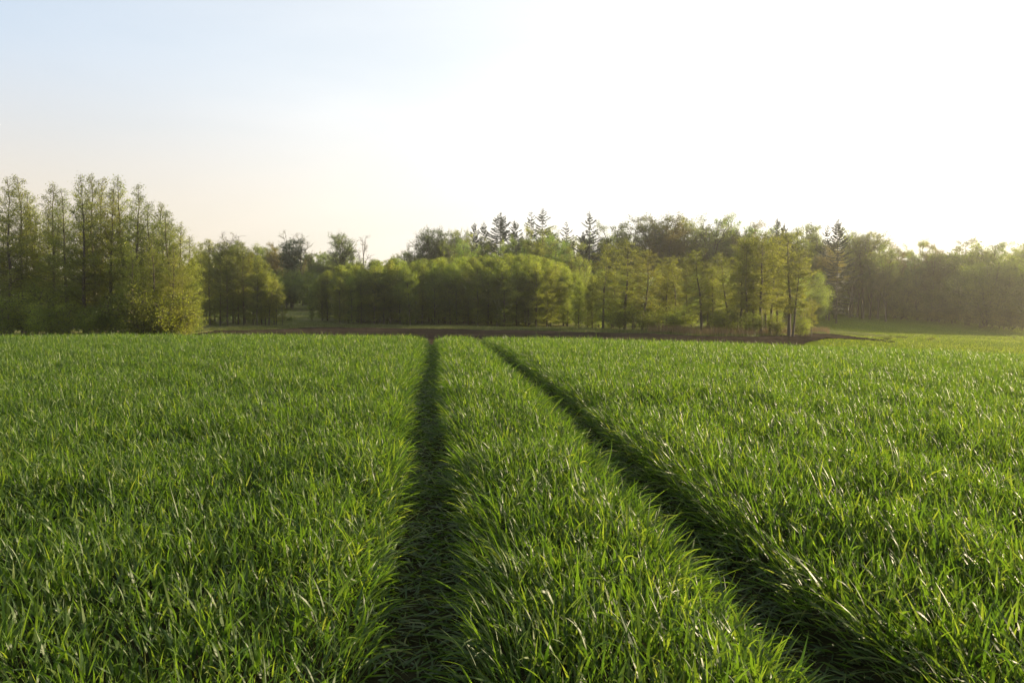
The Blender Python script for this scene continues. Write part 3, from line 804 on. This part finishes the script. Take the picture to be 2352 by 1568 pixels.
# --- skyline of the broadleaf wood
GB = 'broadleaf trees of the wood behind'
for k, u, vt, D, wd, lab in [
  ('bare', 520, 534, 190, 1.0, 'almost bare round-topped tree rising behind the rounded clump'),
  ('bare', 660, 533, 196, 0.7, 'bare twigs rising behind the dark ivy-covered tree'),
  ('bare', 694, 535, 192, 0.8, 'bare tree with forked branches right of the ivy-covered tree'),
  ('bare', 832, 543, 200, 0.7, 'thin bare tree right of the airy light green tree'),
  ('ivy', 668, 551, 185, 1.1, 'round dark tree wrapped in ivy'),
  ('russet', 637, 559, 195, 0.7, 'reddish brown tree left of the ivy-covered one'),
  ('oak', 790, 538, 188, 0.75, 'airy light green tree sticking up left of the long grove'),
  ('oak', 945, 560, 190, 0.7, 'low budding tree at the left of the spreading ones'),
  ('oak', 985, 527, 192, 0.85, 'spreading tree with bare dark limbs left of the firs'),
  ('oak', 1022, 531, 194, 0.85, 'second spreading tree with bare limbs left of the firs'),
  ('oak', 1056, 531, 190, 0.7, 'airy yellow-green tree beside the leftmost fir'),
  ('beech', 1235, 523, 165, 0.85, 'broad olive-green tree below the highest firs'),
  ('beech', 1285, 547, 164, 0.8, 'light green round tree under the sparse fir'),
  ('beech', 1170, 570, 166, 0.75, 'yellowish tree under the large dense fir'),
  ('beech', 1100, 565, 168, 0.75, 'yellow-green tree just above the middle of the long grove'),
  ('beech', 1140, 562, 170, 0.8, 'olive tree in front of the large dense fir'),
  ('beech', 1195, 548, 168, 0.8, 'tall olive tree between the large fir and the highest one'),
  ('oak', 1258, 532, 168, 0.8, 'airy olive tree on the right shoulder of the broad one below the firs'),
  ('beech', 1315, 560, 162, 0.8, 'light green tree filling the slope left of the tall thin fir'),
  ('beech', 1335, 592, 158, 0.8, 'low light green tree at the foot of the tall thin fir'),
  ('beech', 1075, 552, 175, 0.8, 'yellow-green tree in front of the leftmost fir'),
  ('beech', 1040, 562, 178, 0.8, 'leafy tree in front of the spreading bare-limbed ones'),
  ('beech', 1407, 515, 205, 1.0, 'round tree right of the tall thin fir'),
  ('beech', 1442, 520, 208, 1.0, 'tree in the low part of the skyline between fir and domes'),
  ('oak', 1511, 498, 204, 1.15, 'high domed tree with fanned limbs over the open grove'),
  ('russet', 1532, 500, 200, 1.1, 'rust-tinged tree beside the high domed one'),
  ('beech', 1562, 510, 206, 1.0, 'tree in the notch between two domed ones'),
  ('beech', 1592, 500, 208, 0.9, 'feathery tree left of the wide dome'),
  ('oak', 1630, 498, 203, 1.1, 'wide domed tree with light showing through'),
  ('beech', 1666, 498, 206, 1.0, 'dense right half of the wide dome'),
  ('russet', 1704, 513, 204, 1.0, 'rounded orange-tinged tree right of the wide dome'),
  ('beech', 1750, 520, 202, 1.0, 'tree on the skyline behind the crowded alders'),
  ('beech', 1844, 516, 205, 1.0, 'bright-edged tree right of the largest alder'),
  ('beech', 1880, 527, 208, 0.9, 'tree between two hazy firs'),
  ('beech', 1955, 530, 214, 0.9, 'tree just right of the dark wide-branched fir'),
  ('oak', 1985, 532, 212, 1.0, 'sun-rimmed tree at the end of the high wood'),
  ('beech', 2020, 552, 214, 0.9, 'last tree before the wood drops at the right'),
  ('russet', 2060, 561, 220, 0.9, 'first brownish crown of the low right wood'),
  ('beech', 2111, 554, 222, 0.95, 'broad flat crown of the low right wood'),
  ('russet', 2161, 561, 220, 0.9, 'brownish crown between two green ones in the low right wood'),
  ('beech', 2212, 554, 218, 0.95, 'highest crown of the low right wood, rimmed with light'),
  ('beech', 2252, 563, 216, 0.85, 'small crown right of the highest one in the low right wood'),
  ('beech', 2298, 562, 214, 0.9, 'rounded glowing crown near the right edge'),
  ('beech', 2340, 570, 212, 0.9, 'last crown at the right edge of the picture')]:
    place(k, u, vt, D, lab, GB, wide=wd)

skyl = [(430, 560), (480, 565), (600, 560), (660, 575), (760, 575), (860, 585), (930, 575), (1050, 545), (1150, 540), (1400, 535), (1550, 520), (1700, 525), (1850, 530), (1980, 545), (2050, 570), (2400, 575)]
stop = lambda u: np.interp(u, [m[0] for m in skyl], [m[1] for m in skyl])
LB = 'broadleaf tree in the body of the distant wood'
mass('beech', 52, 430, 2420, lambda u: stop(u) + 6, 205, 222, LB, GB, 8, (0.75, 1.1), 21)
mass('beech', 36, 430, 2420, lambda u: stop(u) + 8, 225, 245, LB, GB, 8, (0.8, 1.1), 22)
mass('beech', 14, 560, 800, lambda u: stop(u) + 4, 206, 215, LB, GB, 5, (1.0, 1.4), 24)
mass('thicket', 42, 420, 2440, lambda u: 640, 250, 262, 'undergrowth tree deep inside the distant wood', GB, 14, (1.1, 1.5), 25)
mass('russet', 10, 600, 1950, lambda u: stop(u) + 25, 195, 205, LB, GB, 10, (0.7, 0.9), 23)
# lower bushy edge of the wood
LT = 'bushy low tree along the foot of the distant wood'
mass('thicket', 13, 420, 740, lambda u: 610, 176, 186, LT, GB, 15, (0.8, 1.1), 31)
mass('thicket', 14, 1340, 1880, lambda u: 620, 172, 184, LT, GB, 15, (0.8, 1.1), 33)
low = [(1880, 650), (1897, 647), (1938, 637), (1984, 638), (2060, 622), (2100, 620), (2136, 608), (2187, 596), (2289, 598), (2360, 585), (2500, 580)]
ltop = lambda u: np.interp(u, [m[0] for m in low], [m[1] for m in low])
LR = 'leafy tree in the hazy thicket along the right-hand meadow'
def right_depth(u): return np.interp(u, [1860, 1892, 2111, 2352, 2500], [236, 232, 214, 190, 180])
rg = np.random.default_rng(41)
for i in range(20):
    u = 1872 + i * 29 + rg.uniform(-9, 9)
    D = right_depth(u) + rg.uniform(0, 12)
    place('thicket', u, ltop(u) + rg.normal(8, 16), D - 4, LR, 'thicket along the meadow', wide=rg.uniform(0.85, 1.2))
for i in range(18):
    u = 1884 + i * 30 + rg.uniform(-8, 8)
    D = right_depth(u) + rg.uniform(8, 14)
    place('beech' if i % 3 else 'thicket', u, ltop(u) + rg.normal(0, 14) - 14, D, LR, 'thicket along the meadow', wide=rg.uniform(1.0, 1.3))

mass('thicket', 9, 590, 740, lambda u: 640, 206, 213, LT, GB, 15, (1.0, 1.3), 66)
mass('thicket', 26, 730, 1400, lambda u: 672, 160, 168, 'low leafy thicket seen between the stems of the long grove', 'thicket behind the long grove', 10, (0.9, 1.3), 61)
mass('thicket', 15, 1390, 1800, lambda u: 682, 136, 146, 'low leafy thicket seen between the stems of the open grove', 'thicket behind the open grove', 12, (0.9, 1.3), 62)
for i, (u, v, w_, sc, lab) in enumerate([(657, 737, 2.6, 0.3, 'dark patch of low scrub in the pasture gap'), (2037, 781, 2.6, 0.20, 'largest dark green weed clump at the tip of the ploughed strip'),
        (2140, 781, 2.2, 0.16, 'small weed clump in the middle of the sunlit meadow'), (1840, 738, 1.5, 0.3, 'little weed clump beside the lone little tree'),
        (2330, 776, 2.0, 0.18, 'small weed clump in the meadow at the right edge')]):
    Xh, Dh = hit_ground(u, v, 62, 300)
    rt_ = place('bush', u, 700, Dh, lab, 'weed clumps in the meadows')
    rt_.scale = (sc * w_, sc * w_, sc)
for i in range(26):
    u = 1872 + i * 20 + rg.uniform(-6, 6)
    place('bush', u, 700 + (right_depth(u) < 215) * 8 + rg.normal(0, 3), right_depth(u) - 2 + rg.uniform(-1.5, 1.5), 'low bush at the foot of the hazy thicket beside the right-hand meadow', 'bushes along the right-hand meadow', wide=rg.uniform(0.9, 1.3))
# ------------------------------------------------------------------ undergrowth
rg2 = np.random.default_rng(91)
n = 150000
X = rg2.uniform(8, 150, n); D = rg2.uniform(52, 236, n)
ok = (X < 0.66 * D + 6) & (D < np.interp(X / D * FPX + 1176, [1860, 1892, 2111, 2352, 2500], [236, 232, 214, 190, 180]) - 1)
un = X / D * FPX + 1176
edD = np.interp(X / D, EX / ED, ED)
nearD = 70 + (edD - 71) * smooth(1760, 2050, un) ** 0.8
patch = rg2.random(n) < 0.10 + 0.5 * smooth(0.5, 0.7, N2(X * 0.5, D * 0.5)) * smooth(1850, 2000, un)
ok &= (D > edD + 0.2) | (D < nearD) | (un > 2056) | patch
ok &= ~((un < 1880) & (D < 132))
X, D = X[ok], D[ok]
blades_obj('meadow_grass', 92, X, D, 0.20, 0.055, M_mead_blade, 'short bright green grass of the meadow on the right beyond the crop', 'grass', 0.35)
n = 60000
X = rg2.uniform(-80, 30, n); D = rg2.uniform(95, 210, n)
ok = (X > -0.42 * D) & (D > np.interp(X / D, EX / ED, ED) + 0.5)
X, D = X[ok], D[ok]
blades_obj('pasture_grass', 93, X, D, 0.30, 0.06, M_past, 'rough tufted grass of the pasture between the groves', 'grass', 0.3)
def along_edge(n, seed, u0, u1, back=(0, 6), p=1.0):
    rg = np.random.default_rng(seed)
    r = np.interp(rg.uniform(u0, u1, n), [e[0] for e in edge], np.arange(len(edge)))
    ex = np.interp(r, np.arange(len(EX)), EX); ed = np.interp(r, np.arange(len(EX)), ED)
    D = ed + back[0] + (back[1] - back[0]) * rg.random(n) ** p
    return ex * D / ed, D
X, D = along_edge(26000, 51, 436, 1900, (-0.4, 7), 1.3)
blades_obj('verge_grass', 52, X, D, 0.55, 0.035, M_verge, 'rough green and straw-coloured grass along the far edge of the ploughed strip', 'grass')
X, D = along_edge(15000, 53, 1490, 1905, (0.6, 9), 0.8)
kp = N1(X * 0.45 + 3, D * 0.45) > rngp.uniform(0.2, 0.75, len(X)); X, D = X[kp], D[kp]
blades_obj('dry_reeds', 54, X, D, 1.25, 0.035, M_dry, 'tall dry brown reeds standing at the foot of the open alder grove', 'reeds', 0.12)

# ------------------------------------------------------------------ haze: evening air that glows towards the sun
HAZE = 0.00043
def haze_box():
    me = bpy.data.meshes.new('haze')
    x0, x1, y0, y1, z0, z1 = -480, 480, -130, 620, -12, 34
    v = [(x, y, z) for z in (z0, z1) for y in (y0, y1) for x in (x0, x1)]
    f = [(0, 2, 3, 1), (4, 5, 7, 6), (0, 1, 5, 4), (2, 6, 7, 3), (0, 4, 6, 2), (1, 3, 7, 5)]
    me.from_pydata(v, [], f)
    m, n, l, out = new_mat('haze')
    pv = n.new('ShaderNodeVolumePrincipled')
    pv.inputs['Density'].default_value = HAZE
    pv.inputs['Color'].default_value = (1.0, 0.96, 0.88, 1)
    pv.inputs['Anisotropy'].default_value = 0.86
    l.new(pv.outputs[0], out.inputs['Volume'])
    me.materials.append(m)
    return tag(link('haze', me), kind='stuff')
if HAZE > 0: haze_box()
